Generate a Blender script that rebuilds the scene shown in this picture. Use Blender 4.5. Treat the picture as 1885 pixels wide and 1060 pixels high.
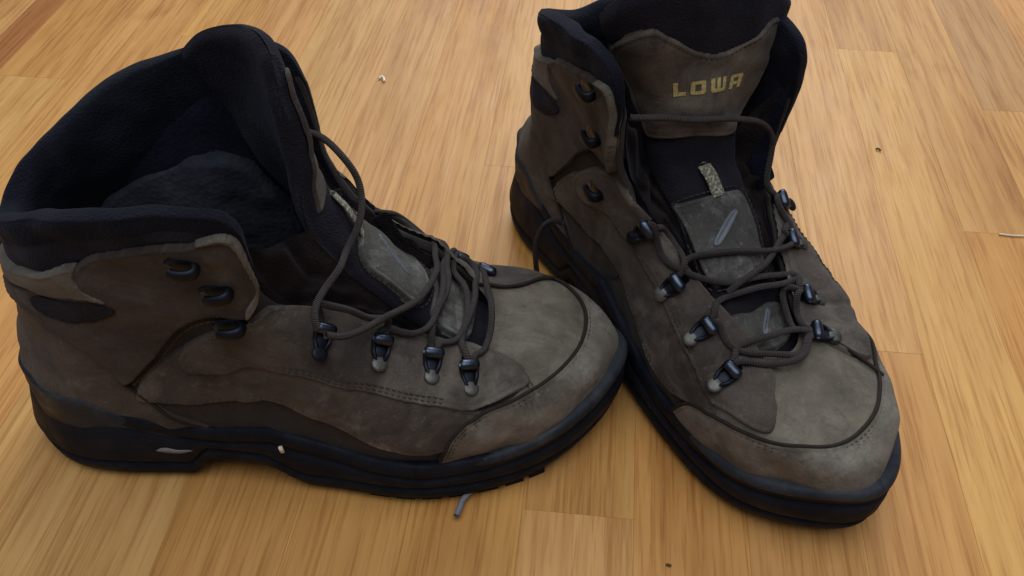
import bpy, math, random
import numpy as np
from mathutils import Vector
random.seed(7); rng=np.random.default_rng(11)
for o in list(bpy.data.objects): bpy.data.objects.remove(o)
scn=bpy.context.scene; COL=scn.collection
# ------------------------------------------------------------ camera, light, exposure
cam=bpy.data.cameras.new('camera'); cam.sensor_width=36; cam.lens=1650/1885*36; cam.clip_start=.01; cam.clip_end=50
co=bpy.data.objects.new('camera',cam); COL.objects.link(co)
co.location=(0,0,.390); co.rotation_euler=(math.radians(45),0,0); scn.camera=co
w=bpy.data.worlds.new('World'); scn.world=w; w.use_nodes=True
bg=w.node_tree.nodes['Background']; bg.inputs[0].default_value=(.54,.60,.84,1); bg.inputs[1].default_value=.18
def area(name,loc,target,size,power,col):
    l=bpy.data.lights.new(name,'AREA'); l.shape='RECTANGLE'; l.size,l.size_y=size; l.energy=power; l.color=col
    o=bpy.data.objects.new(name,l); COL.objects.link(o); o.location=loc
    o.rotation_euler=(Vector(target)-Vector(loc)).to_track_quat('-Z','Y').to_euler(); return o
area('window_light',(.40,2.2,1.60),(0,.4,0),(1.6,1.3),44,(.95,.97,1.0))
area('ceiling_bounce',(.05,-.15,2.0),(0,.25,0),(2.0,1.6),32,(.94,.97,1.0))
scn.view_settings.view_transform='Standard'; scn.view_settings.look='None'; scn.view_settings.exposure=0; scn.view_settings.gamma=1
# ---- the upper of a RIGHT boot (x to the toe, y to the left = medial, z up): control points,
# 16 stations round the boot (0 heel, 1-7 lateral, 8 toe, 9-15 medial) on levels 2, 3, 4 (topline)
LEV={
2:[(.021,0,.090),(.030,-.020,.090),(.054,-.034,.093),(.105,-.038,.090),(.156,-.045,.080),(.203,-.046,.068),(.249,-.038,.060),(.281,-.020,.058),(.291,.008,.058),
   (.280,.032,.060),(.250,.046,.062),(.203,.046,.070),(.154,.042,.083),(.105,.037,.092),(.054,.034,.094),(.030,.020,.091)],
3:[(.030,0,.122),(.039,-.021,.124),(.064,-.035,.130),(.112,-.040,.136),(.150,-.041,.108),(.188,-.037,.086),(.229,-.029,.070),(.256,-.014,.066),(.264,.004,.066),
   (.256,.020,.067),(.230,.033,.072),(.189,.037,.089),(.150,.040,.112),(.112,.040,.138),(.064,.036,.132),(.039,.022,.125)],
4:[(.036,0,.148),(.046,-.024,.158),(.088,-.043,.175),(.143,-.046,.176),(.149,-.035,.126),(.173,-.022,.101),(.209,-.018,.0815),(.233,-.013,.0685),(.239,.002,.0675),
   (.234,.017,.070),(.209,.027,.083),(.173,.033,.102),(.150,.045,.128),(.145,.053,.184),(.090,.047,.180),(.048,.028,.162)],
}
Z01=([.024]*6+[.026,.028,.030,.028,.026]+[.024]*5, [.055,.055,.055,.053,.050,.046,.044,.045,.046,.045,.044,.046,.050,.053,.055,.055])

WT=np.array([1.2,1,.3,0,0,0,.4,.9,1,.9,.4,0,0,0,.3,1])   # how far the upper sits in from the sole edge

def catmull(P, t, closed=False):
    """P (n,...) at integer params; t array"""
    P=np.asarray(P,float); n=len(P); t=np.asarray(t,float)
    i=np.floor(t).astype(int)
    if not closed: i=np.clip(i,0,n-2)
    f=(t-i)
    def g(k):
        if closed: return P[k%n]
        a=P[np.clip(k,0,n-1)]
        lo=(k<0); hi=(k>n-1)
        if np.any(lo): a=np.where(lo.reshape(lo.shape+(1,)*(P.ndim-1)),2*P[0]-P[1],a)
        if np.any(hi): a=np.where(hi.reshape(hi.shape+(1,)*(P.ndim-1)),2*P[-1]-P[-2],a)
        return a
    f=f.reshape(f.shape+(1,)*(P.ndim-1))
    a,b,c,d=g(i-1),g(i),g(i+1),g(i+2)
    return .5*((2*b)+(-a+c)*f+(2*a-5*b+4*c-d)*f*f+(-a+3*b-3*c+d)*f**3)

class Boot:
    def __init__(s, loc, yaw, mirror=1, deform=None):
        s.loc=np.array([loc[0],loc[1],0.]); s.yaw=yaw; s.m=mirror; s.deform=deform
        uu=np.arange(16.)
        s.P=np.array([np.c_[sole_xy(uu,-.006-.003*WT),Z01[0]],np.c_[sole_xy(uu,-.0035-.0030*WT),Z01[1]],LEV[2],LEV[3],LEV[4]],float)   # 5,16,3
        for k,q in (deform or {}).items(): s.P[k]=q
    def S(s,u,v):
        u,v=np.broadcast_arrays(np.asarray(u,float),np.asarray(v,float))
        sh=u.shape;u=u.ravel();v=v.ravel()
        A=[catmull(s.P[k],u,True) for k in range(5)]
        A=np.stack(A,0)           # 5,N,3
        i=np.clip(np.floor(v).astype(int),0,3); f=(v-i)[:,None]; n=np.arange(len(u))
        def g(k):
            kk=np.clip(k,0,4); a=A[kk,n]
            a=np.where((k<0)[:,None],2*A[0]-A[1],a); a=np.where((k>4)[:,None],2*A[4]-A[3],a); return a
        a,b,c,d=g(i-1),g(i),g(i+1),g(i+2)
        r=.5*((2*b)+(-a+c)*f+(2*a-5*b+4*c-d)*f*f+(-a+3*b-3*c+d)*f**3)
        return r.reshape(sh+(3,))
    def N(s,u,v):
        e=.02
        du=s.S(u+e,v)-s.S(u-e,v); dv=s.S(u,v+e)-s.S(u,v-e)
        n=np.cross(du,dv); n/= np.linalg.norm(n,axis=-1,keepdims=True)+1e-12
        return n
    def world(s,P):
        P=np.array(P,float); P=P.copy(); P[...,1]*=s.m
        c,sn=np.cos(s.yaw),np.sin(s.yaw)
        W=np.empty_like(P); W[...,0]=c*P[...,0]-sn*P[...,1]; W[...,1]=sn*P[...,0]+c*P[...,1]; W[...,2]=P[...,2]
        return W+s.loc
    def local(s,W):
        W=np.array(W,float)-s.loc; c,sn=np.cos(s.yaw),np.sin(s.yaw)
        P=np.empty_like(W); P[...,0]=c*W[...,0]+sn*W[...,1]; P[...,1]=-sn*W[...,0]+c*W[...,1]; P[...,2]=W[...,2]
        P[...,1]*=s.m
        return P
# ---- sole outline
SOLE=np.array([(.0014,0),(.0115,-.022),(.040,-.0374),(.0998,-.0410),(.155,-.0490),(.207,-.0565),(.260,-.0445),(.2935,-.0200),(.3080,.0090),
 (.292,.0345),(.261,.0530),(.207,.0540),(.155,.0465),(.100,.0385),(.040,.0372),(.0095,.0236)])
def sole_xy(u,off=0.):
    P=SOLE; q=catmull(P,u,True); t=catmull(P,np.asarray(u)+.02,True)-catmull(P,np.asarray(u)-.02,True)
    n=np.stack([t[...,1],-t[...,0]],-1); n/=np.linalg.norm(n,axis=-1,keepdims=True)
    return q+n*(np.asarray(off)[...,None] if np.ndim(off) else off)
BL=Boot((-.2491,.2913),.0119,1,{(4,13):(.150,.054,.190),(4,12):(.165,.046,.135),(3,12):(.157,.043,.115),(4,11):(.184,.037,.110),(4,10):(.212,.030,.094),(4,9):(.235,.018,.074),(4,14):(.092,.049,.186)})
BR=Boot((.0152,.4865),-1.038,-1,{(4,3):(.154,-.0505,.175),(4,4):(.157,-.046,.111),(4,5):(.180,-.027,.096),(4,6):(.210,-.012,.085),(4,7):(.234,-.003,.074),(4,8):(.240,.009,.070),(4,9):(.233,.021,.071),(3,7):(.257,-.010,.068),(4,2):(.091,-.045,.177),(3,3):(.115,-.042,.136)})
# ------------------------------------------------------------ materials
def mat(name):
    m=bpy.data.materials.new(name); m.use_nodes=True; nt=m.node_tree; b=nt.nodes['Principled BSDF']; return m,nt,b
def nd(nt,t,**k):
    n=nt.nodes.new(t)
    for a,v in k.items():
        if a in ('ins',):
            for i,x in v.items(): n.inputs[i].default_value=x
        else: setattr(n,a,v)
    return n
def coords(nt,scale=(1,1,1),rnd=True):
    tc=nd(nt,'ShaderNodeTexCoord'); mp=nd(nt,'ShaderNodeMapping'); mp.inputs['Scale'].default_value=scale
    nt.links.new(tc.outputs['Object'],mp.inputs['Vector'])
    if rnd:
        oi=nd(nt,'ShaderNodeObjectInfo'); mu=nd(nt,'ShaderNodeMath',operation='MULTIPLY'); mu.inputs[1].default_value=37.
        nt.links.new(oi.outputs['Random'],mu.inputs[0]); cb=nd(nt,'ShaderNodeCombineXYZ')
        for k in range(3): nt.links.new(mu.outputs[0],cb.inputs[k])
        ad=nd(nt,'ShaderNodeVectorMath',operation='ADD'); nt.links.new(mp.outputs[0],ad.inputs[0]); nt.links.new(cb.outputs[0],ad.inputs[1]); return ad.outputs[0]
    return mp.outputs[0]
def noise(nt,vec,scale,detail=4,rough=.6,dist=0):
    n=nd(nt,'ShaderNodeTexNoise'); n.inputs['Scale'].default_value=scale; n.inputs['Detail'].default_value=detail; n.inputs['Roughness'].default_value=rough; n.inputs['Distortion'].default_value=dist
    nt.links.new(vec,n.inputs['Vector']); return n.outputs['Fac']
def ramp(nt,fac,stops):
    r=nd(nt,'ShaderNodeValToRGB'); e=r.color_ramp.elements
    while len(e)<len(stops): e.new(.5)
    for k,(p,c) in enumerate(stops): e[k].position=p; e[k].color=(c if len(c)==4 else tuple(c)+(1,)) if isinstance(c,(tuple,list)) else (c,c,c,1)
    nt.links.new(fac,r.inputs[0]); return r.outputs[0]
def mix(nt,fac,a,b,mode='MIX'):
    m=nd(nt,'ShaderNodeMix',data_type='RGBA',blend_type=mode)
    for i,x in ((0,fac),(6,a),(7,b)):
        if isinstance(x,(int,float)): m.inputs[i].default_value=x
        elif isinstance(x,tuple): m.inputs[i].default_value=x+(1,)
        else: nt.links.new(x,m.inputs[i])
    return m.outputs[2]
def bump(nt,b,h,strength,dist=.001,prev=None):
    n=nd(nt,'ShaderNodeBump'); n.inputs['Strength'].default_value=strength; n.inputs['Distance'].default_value=dist
    nt.links.new(h,n.inputs['Height'])
    if prev is not None: nt.links.new(prev,n.inputs['Normal'])
    nt.links.new(n.outputs[0],b.inputs['Normal']); return n.outputs[0]
def leather(name,dark,light,dust=(.30,.27,.22),dust_amt=.5,rough=.82,spots=()):
    m,nt,b=mat(name); v=coords(nt)
    big=noise(nt,v,38,5,.62,.4); c=ramp(nt,big,[(.34,dark),(.66,light)])
    sc=ramp(nt,noise(nt,v,21,6,.72,1.0),[(.52,0.),(.72,dust_amt)])
    c=mix(nt,sc,c,dust)
    sp=ramp(nt,noise(nt,v,420,3,.7),[(.60,0.),(.74,.55*dust_amt)]); c=mix(nt,sp,c,tuple(min(1,x*1.3) for x in dust))
    st=ramp(nt,noise(nt,v,60,4,.7,.6),[(.28,.55),(.44,0.)]); c=mix(nt,st,c,tuple(x*.6 for x in dark))
    tc=nd(nt,'ShaderNodeTexCoord')
    for (sx,sy,sz,sr,am) in spots:                       # rubbed pale patches
        ds=nd(nt,'ShaderNodeVectorMath',operation='DISTANCE'); ds.inputs[1].default_value=(sx,sy,sz); nt.links.new(tc.outputs['Object'],ds.inputs[0])
        mr=nd(nt,'ShaderNodeMapRange'); mr.inputs['From Min'].default_value=sr; mr.inputs['From Max'].default_value=sr*.2; nt.links.new(ds.outputs['Value'],mr.inputs[0])
        ml=nd(nt,'ShaderNodeMath',operation='MULTIPLY'); nt.links.new(mr.outputs[0],ml.inputs[0]); nt.links.new(ramp(nt,noise(nt,v,170,5,.75),[(.40,0.),(.62,am)]),ml.inputs[1])
        c=mix(nt,ml.outputs[0],c,(.28,.275,.25))
    nt.links.new(c,b.inputs['Base Color']); b.inputs['Roughness'].default_value=rough; b.inputs['Specular IOR Level'].default_value=.28
    b.inputs['Sheen Weight'].default_value=.06; b.inputs['Sheen Roughness'].default_value=.6
    p=bump(nt,b,noise(nt,v,1100,4,.8),.5,.0006); p=bump(nt,b,noise(nt,v,260,5,.7,1.2),.55,.0011,p); bump(nt,b,noise(nt,v,70,4,.6),.35,.0020,p); return m
def fabric(name,a,c2,scale=1500,rough=.95,fuzz=.10):
    m,nt,b=mat(name); v=coords(nt)
    c=ramp(nt,noise(nt,v,55,4,.65),[(.35,a),(.7,c2)])
    w1=nd(nt,'ShaderNodeTexVoronoi'); w1.inputs['Scale'].default_value=scale*.55; nt.links.new(v,w1.inputs['Vector'])
    nt.links.new(c,b.inputs['Base Color']); b.inputs['Roughness'].default_value=rough; b.inputs['Specular IOR Level'].default_value=.12
    b.inputs['Sheen Weight'].default_value=fuzz*.5; b.inputs['Sheen Roughness'].default_value=.5; b.inputs['Sheen Tint'].default_value=(.55,.6,.8,1)
    p=bump(nt,b,w1.outputs['Distance'],.5,.0008); bump(nt,b,noise(nt,v,330,4,.7),.3,.001,p); return m
def rubber(name,col,light,rough=.5):
    m,nt,b=mat(name); v=coords(nt)
    c=ramp(nt,noise(nt,v,45,6,.7,.6),[(.40,col),(.78,light)])
    sp=ramp(nt,noise(nt,v,300,4,.7),[(.66,0.),(.8,.5)]); c=mix(nt,sp,c,(.12,.115,.105))
    nt.links.new(c,b.inputs['Base Color'])
    r=ramp(nt,noise(nt,v,70,4,.6),[(.3,rough-.08),(.7,rough+.2)]); nt.links.new(r,b.inputs['Roughness']); b.inputs['Specular IOR Level'].default_value=.16
    p=bump(nt,b,noise(nt,v,700,3,.7),.25,.0005); bump(nt,b,noise(nt,v,90,3,.6),.3,.0012,p); return m
def plain(name,col,rough=.6,metal=0.,spec=.5,nscale=0,namt=.2):
    m,nt,b=mat(name); b.inputs['Roughness'].default_value=rough; b.inputs['Metallic'].default_value=metal; b.inputs['Specular IOR Level'].default_value=spec
    v=coords(nt); c=ramp(nt,noise(nt,v,nscale or 250,4,.65),[(.3,tuple(x*(1-namt) for x in col)),(.7,tuple(min(1,x*(1+namt)) for x in col))])
    nt.links.new(c,b.inputs['Base Color']); bump(nt,b,noise(nt,v,600,3,.7),.15,.0004); return m
M={}
M['leather']=leather('brown_nubuck',(.029,.0215,.0170),(.078,.061,.047),(.22,.20,.165),.38,.82,[(.188,-.054,.046,.013,.55),(.178,-.050,.062,.010,.3),(.245,-.040,.055,.016,.35)])
M['leather_toe']=leather('toe_nubuck',(.064,.053,.040),(.165,.141,.108),(.28,.25,.205),.5,.82,[(.285,-.020,.055,.022,.4),(.290,.02,.058,.02,.4),(.235,-.052,.045,.015,.3)])
M['leather_vamp']=leather('vamp_nubuck',(.080,.067,.049),(.158,.137,.102),(.26,.235,.19),.42)
M['leather_dark']=leather('dark_nubuck',(.0095,.0072,.0062),(.022,.016,.0125),(.12,.10,.08),.10)
M['leather_flap']=leather('flap_nubuck',(.0185,.0130,.0108),(.046,.034,.027),(.20,.17,.13),.3)
M['leather_grey']=leather('grey_green_leather',(.021,.0205,.017),(.056,.053,.045),(.24,.24,.225),.6,.6)
M['trim']=leather('beige_trim',(.068,.060,.046),(.125,.113,.088),(.24,.23,.19),.4)
M['collar']=fabric('navy_collar_textile',(.0030,.0033,.0065),(.0068,.0076,.0128))
M['band']=fabric('grey_collar_textile',(.0085,.0083,.0115),(.017,.0163,.021),1900)
M['lining']=fabric('navy_lining_fleece',(.003,.0034,.008),(.007,.008,.016),900)
M['insole']=fabric('insole_felt',(.012,.014,.020),(.028,.031,.042),700)
M['tongue']=fabric('dark_tongue_textile',(.0065,.0062,.0092),(.0135,.0122,.0165),1700)
M['gusset']=fabric('brown_gusset_textile',(.007,.0052,.0055),(.016,.011,.0105),1100)
M['rubber']=rubber('black_rubber',(.0035,.0050,.0100),(.011,.014,.021),.62)
M['rubber_rand']=rubber('blue_black_rand',(.014,.0175,.023),(.044,.049,.056),.5)
M['lace']=None
M['metal']=plain('gunmetal',(.055,.068,.092),.36,1.,.5,180,.35)
M['metal_dark']=plain('dark_gunmetal',(.018,.021,.029),.52,.9,.5,180,.35)
M['rivet']=plain('worn_brass_rivet',(.10,.10,.09),.5,.75,.5,300,.3)
M['stitch']=plain('brown_thread',(.040,.030,.022),.9,0,.2)
M['piping']=plain('dark_brown_piping',(.020,.015,.012),.85,0,.2)
M['print']=plain('faded_yellow_print',(.36,.305,.125),.75,0,.3,900,.45)
M['loop']=None
M['pull']=plain('red_brown_pull_tab',(.045,.014,.012),.9,0,.2)
M['tip']=plain('grey_lace_tip',(.16,.17,.20),.5,0,.4)
M['crumb']=plain('pale_crumb',(.72,.66,.52),.9,0,.2)
M['dirt']=plain('dark_dirt',(.09,.065,.03),.9,0,.2)
M['scrape']=plain('pale_scrape',(.17,.155,.15),.7,0,.2)
M['slit']=plain('pale_blue_scuff',(.075,.086,.10),.5,0,.5)
def lace_mat():
    m,nt,b=mat('brown_lace_cord'); v=coords(nt,rnd=False)
    c=ramp(nt,noise(nt,v,300,4,.7),[(.3,(.018,.011,.0095)),(.7,(.046,.030,.026))])
    nt.links.new(c,b.inputs['Base Color']); b.inputs['Roughness'].default_value=.88; b.inputs['Specular IOR Level'].default_value=.2
    b.inputs['Sheen Weight'].default_value=.1
    tc=nd(nt,'ShaderNodeTexCoord'); mp=nd(nt,'ShaderNodeMapping'); mp.inputs['Scale'].default_value=(6,1,1); nt.links.new(tc.outputs['UV'],mp.inputs[0])
    w1=nd(nt,'ShaderNodeTexWave',bands_direction='DIAGONAL'); w1.inputs['Scale'].default_value=1.4; nt.links.new(mp.outputs[0],w1.inputs[0])
    c=mix(nt,1.,c,ramp(nt,w1.outputs['Fac'],[(.15,(.55,.55,.55)),(.6,(1.12,1.1,1.1))]),'MULTIPLY'); nt.links.new(c,b.inputs['Base Color'])  # shade of the braid grooves put into the cord colour, on the bump's wave
    bump(nt,b,w1.outputs['Fac'],.9,.0010); return m
M['lace']=lace_mat()
def loop_mat():
    m,nt,b=mat('beige_woven_loop'); v=coords(nt,rnd=False)
    ck=nd(nt,'ShaderNodeTexVoronoi'); ck.inputs['Scale'].default_value=750; nt.links.new(v,ck.inputs[0])
    c=ramp(nt,ck.outputs['Distance'],[(.25,(.30,.285,.22)),(.6,(.10,.095,.07))]); nt.links.new(c,b.inputs['Base Color']); b.inputs['Roughness'].default_value=.9
    bump(nt,b,ck.outputs['Distance'],.6,.0008); return m
M['loop']=loop_mat()
def wood_mat():
    m,nt,b=mat('lacquered_oak_strip')
    tc=nd(nt,'ShaderNodeTexCoord'); oi=nd(nt,'ShaderNodeObjectInfo')
    mu=nd(nt,'ShaderNodeMath',operation='MULTIPLY'); mu.inputs[1].default_value=53.; nt.links.new(oi.outputs['Random'],mu.inputs[0])
    cb=nd(nt,'ShaderNodeCombineXYZ'); 
    for k in range(3): nt.links.new(mu.outputs[0],cb.inputs[k])
    ad=nd(nt,'ShaderNodeVectorMath',operation='ADD'); nt.links.new(tc.outputs['Object'],ad.inputs[0]); nt.links.new(cb.outputs[0],ad.inputs[1])
    def st(sx,sy,scale,detail=4,rough=.6,dist=0):
        mp=nd(nt,'ShaderNodeMapping'); mp.inputs['Scale'].default_value=(sx,sy,sx); nt.links.new(ad.outputs[0],mp.inputs[0]); return noise(nt,mp.outputs[0],scale,detail,rough,dist)
    broad=st(1,.14,24,4,.6,1.0); fine=st(1,.035,120,4,.6,.35); pore=st(1,.03,430,3,.7)
    base=ramp(nt,broad,[(.28,(.82,.75,.66)),(.48,(1,1,1)),(.72,(1.10,1.13,1.18))])
    c=mix(nt,1.,oi.outputs['Color'],base,'MULTIPLY')
    c=mix(nt,1.,c,ramp(nt,fine,[(.34,(.88,.82,.76)),(.58,(1.03,1.03,1.03))]),'MULTIPLY')
    c=mix(nt,1.,c,ramp(nt,pore,[(.37,(.79,.70,.59)),(.51,(1,1,1))]),'MULTIPLY')
    kn=ramp(nt,st(1,.38,13,4,.6,.9),[(.60,0.),(.74,.55)]); c=mix(nt,kn,c,mix(nt,1.,c,(.66,.52,.42),'MULTIPLY'))
    nt.links.new(c,b.inputs['Base Color'])
    r=ramp(nt,st(1,.3,60,4,.6),[(.3,.42),(.7,.55)]); nt.links.new(r,b.inputs['Roughness']); b.inputs['Specular IOR Level'].default_value=.32
    p=bump(nt,b,pore,.10,.0005); bump(nt,b,st(1,.2,25,2,.5),.12,.002,p); return m
M['wood']=wood_mat()
# ------------------------------------------------------------ boot data (millimetres for the laces)
LOOSE=[(110.8, 57.1, 3.0), (100.2, 55.0, 4.0), (96.7, 56.1, 13.0), (97.6, 58.1, 26.0), (96.2, 58.7, 39.0), (92.6, 56.7, 47.0), (90.1, 52.3, 53.0), (90.8, 48.6, 58.0), (93.2, 44.4, 60.0), (95.9, 40.9, 58.0)]
TIP=[(228.9, -49.4, 4.0), (224.2, -55.6, 4.0), (222.8, -60.1, 4.0), (221.3, -64.6, 4.0)]
LL=[[(145.3,54.1,149.1),(153.1,43.1,155.5),(162.7,29.8,162.1),(171.7,23.1,161.2),(180.5,13,157.1),(185,6.7,150.4),(185.7,-0.4,144.3),(183.1,-9.2,139.7),(178.8,-17,134.5),(174.4,-26.7,131.3),(170.8,-35.5,129),(168.7,-43.1,127.4),(168.6,-49.2,125),(171.2,-50.3,120.9)],
 [(171.2,-50.3,120.9),(176.6,-47.9,114.8),(181.7,-41.2,110.4),(189.5,-30.3,105.5),(198.3,-20.4,102.1),(205,-11.9,100.1),(211.7,1.9,97.1),(213.7,15.2,95.6),(210,29.2,92.5),(199.4,45.3,93.4),(192.6,47.1,98.3),(185.3,41.9,106.4)],
 [(165,-30.7,121),(171.2,-34.2,121.2),(179.6,-33.3,117),(188.2,-29,106.1),(195.5,-22.4,101.8)],
 [(191.7,-36.5,98.4),(199.4,-32.7,91.4),(207.6,-22.9,89.7),(214.7,-10.9,91.6),(218.6,3.6,91.8),(219,15.2,91.5),(215.4,27.7,88.1),(209,39.9,86.4),(200.9,45.7,88.6)],
 [(211.4,-30.2,81.3),(209.2,-23.7,86.9),(212.2,-16.2,90),(215.8,-5,93),(217.2,10,93),(214.7,25.7,88.5)],
 [(213.7,-29.1,80),(218.8,-24,78.5),(223.1,-18.8,78.6),(226.3,-12,81.2),(228.6,1.7,82.3),(227.6,11.3,84),(224.9,17,84.7),(218,25.1,84.3)],
 [(227.1,-28.6,70),(224.8,-24.5,73.6),(224.6,-19.1,77.3),(227.8,-8.6,81.6),(231.6,5,82.5),(232,12.8,82.3),(229,25.6,77.7),(221.9,30,79.1)],
 [(230.5,-27.7,68.8),(234,-21.5,70.8),(237.6,-14.7,74.2),(239.7,-0.1,79.9),(238.6,11.3,80.1),(234.7,21.6,77.3),(228.7,30.1,72.9)],
 [(184,35.4,113.2),(192.5,48.9,98.6),(203.5,45.7,90.1),(210.8,37.3,86.2),(215,30.4,84.1),(221,29.8,77.9),(228.4,36.6,68.1),(234.4,30.4,69.5)]]
LR=[[(142.3,42.2,157),(146.3,29.5,154.7),(151,10.5,150.8),(152.3,-11,144.5),(156.6,-20,143.3),(156.8,-31,137.1),(158.4,-38,130.5),(160.4,-40,124.4),(163.6,-37,118.2),(166.4,-33,113.1),(169.2,-30,108.2),(173,-29,105.7)],
 [(172.1,-30.3,103.8),(177,-30.1,101.7),(184.4,-30.7,98.7),(190.1,-31.9,96.3),(195.2,-31.7,93.1),(200.2,-24.8,93.2),(201.5,-15.9,95.5),(198.9,-3.6,98.4),(194.3,9.8,100.3),(188.9,21.9,100.3),(185.2,28.4,98.7),(184.4,32.2,97.4)],
 [(163.5,42.2,105.6),(168.6,40.7,102.5),(175.7,39,98.2),(183.9,36.3,95),(191.5,32.1,92.8),(199.7,23.7,91.5),(205.8,12.6,91.6),(207.6,1.1,90.5),(210,-12.1,87.5),(210.5,-18.4,82.3)],
 [(212.3,-19,82),(213.9,-6.9,87.2),(212.6,2.7,88.8),(210,15.9,90.3),(206.6,24.9,87.2),(206.9,30.4,83.4),(208.9,34.2,79.7),(210.5,37,77.5)],
 [(185.9,-33.3,92.5),(191.2,-26.4,93.1),(197,-17.9,94.2),(204,-3.9,95.6),(206.2,4.6,94.4),(207.1,17.5,92.2),(205.7,23.2,87.4)],
 [(211.5,37.1,77),(217.9,36.4,73.5),(223.6,33.5,72.8),(231.6,28.2,74.1),(240.7,18.4,76.7),(246.1,5.5,75.6),(246,-2.8,75.7),(242.4,-5.4,76.4),(239.1,-3.1,76.1)],
 [(226.6,33,74),(228.3,26.5,77.6),(232.1,18,80.6),(234.5,7.6,81.1),(235.5,-2.3,78.8),(237.9,-4.9,76.3)],
 [(231.4,39.5,67.1),(235.1,36.7,68.5),(237.8,32.8,70.9),(242,25,73.5),(246,16.4,76.6),(247.5,4.6,75.4)],
 [(212.9,-8,83.6),(219.4,-4.2,81.1),(225.2,-2.5,77.9),(235,1.5,75.9)],
 [(213.4,-12.9,82.2),(221.4,-7.9,81),(228.8,-4.3,78.2),(235.3,-2,76.9)],
 [(184.1,30.2,98.7),(180,31.7,99.7),(174,31.5,102.5),(168.3,31,104.9)]]
PL=dict(tongue=[[(0.105,0.0495,0.188),(0.1205,0.044,0.203),(0.14,0.03,0.214),(0.152,0.014,0.219),(0.16,0.001,0.217)],
 [(0.113,0.052,0.172),(0.13,0.043,0.187),(0.148,0.028,0.197),(0.158,0.01,0.199),(0.163,-0.005,0.198)],
 [(0.125,0.05,0.155),(0.139,0.038,0.166),(0.152,0.022,0.173),(0.161,0.006,0.175),(0.164,-0.009,0.175)],
 [(0.138,0.034,0.142),(0.15,0.028,0.147),(0.16,0.016,0.15),(0.165,0.003,0.15),(0.166,-0.015,0.146)],
 [(0.16,0.028,0.118),(0.168,0.022,0.123),(0.175,0.012,0.126),(0.178,0,0.126),(0.178,-0.016,0.122)],
 [(0.18,0.026,0.102),(0.186,0.02,0.106),(0.19,0.01,0.108),(0.193,-0.003,0.107),(0.192,-0.017,0.104)],
 [(0.203,0.024,0.085),(0.206,0.018,0.088),(0.208,0.008,0.089),(0.208,-0.004,0.089),(0.206,-0.016,0.087)],
 [(0.226,0.02,0.07),(0.228,0.014,0.071),(0.229,0.004,0.071),(0.229,-0.006,0.071),(0.228,-0.016,0.069)],
 [(0.245,0.014,0.06),(0.247,0.01,0.061),(0.248,0.003,0.061),(0.247,-0.005,0.061),(0.245,-0.012,0.06)]],
 thick=[.008,.011,.012,.008,.004],tongue_panel=[(.2,.85),(.5,.72),(1.15,.68),(1.45,.85),(2,1.1),(2.5,1.15),(3.1,.9),(3.4,.6),(3.65,.5),(3.78,.62),(3.8,1.15),(3.8,1.85),(3.72,2.7),(3.5,3.02),(2,3.05),(.5,3.02),(.3,2.5),(.25,2.0),(.22,1.3)],tp_top=10,guard=[(.35,4.2),(1,4.08),(2,4.05),(3,4.05),(3.55,4.2),(3.6,4.8),(3.55,5.6),(3,5.85),(2,5.9),(1,5.85),(.5,5.7),(.4,5.0)],guard2=[(.4,6.2),(2,6.1),(3.5,6.1),(3.6,6.8),(2.5,7.0),(.6,6.95)],slits=[[(2.5,5.25),(2.75,5.3),(2.2,4.7),(1.95,4.68)]],loop=[(2.6,3.3),(2.75,3.6),(2.7,4.1)],text=((3.1,2.0),(1.3,2.0),.33,-.1),gb=[3.0],hooks_l=[(2.98,3.5,.0028,0.),(3.38,3.38,.0028,.2),(3.58,2.95,.0019,.1)],hooks_m=[(13.02,3.5,.0028,0.),(12.7,3.3,.0028,0.),(12.43,2.7,.0019,0.)],
 rings_l=[(4.54,3.46,0.),(5.19,3.43,.0),(5.69,3.33,.0),(5.97,3.03,.0)],rings_m=[(11.2,3.3,0.),(10.6,3.3,0.),(10.1,3.3,0.),(9.9,2.9,-.2)],laces=LL,bulge_m=.010)
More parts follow.
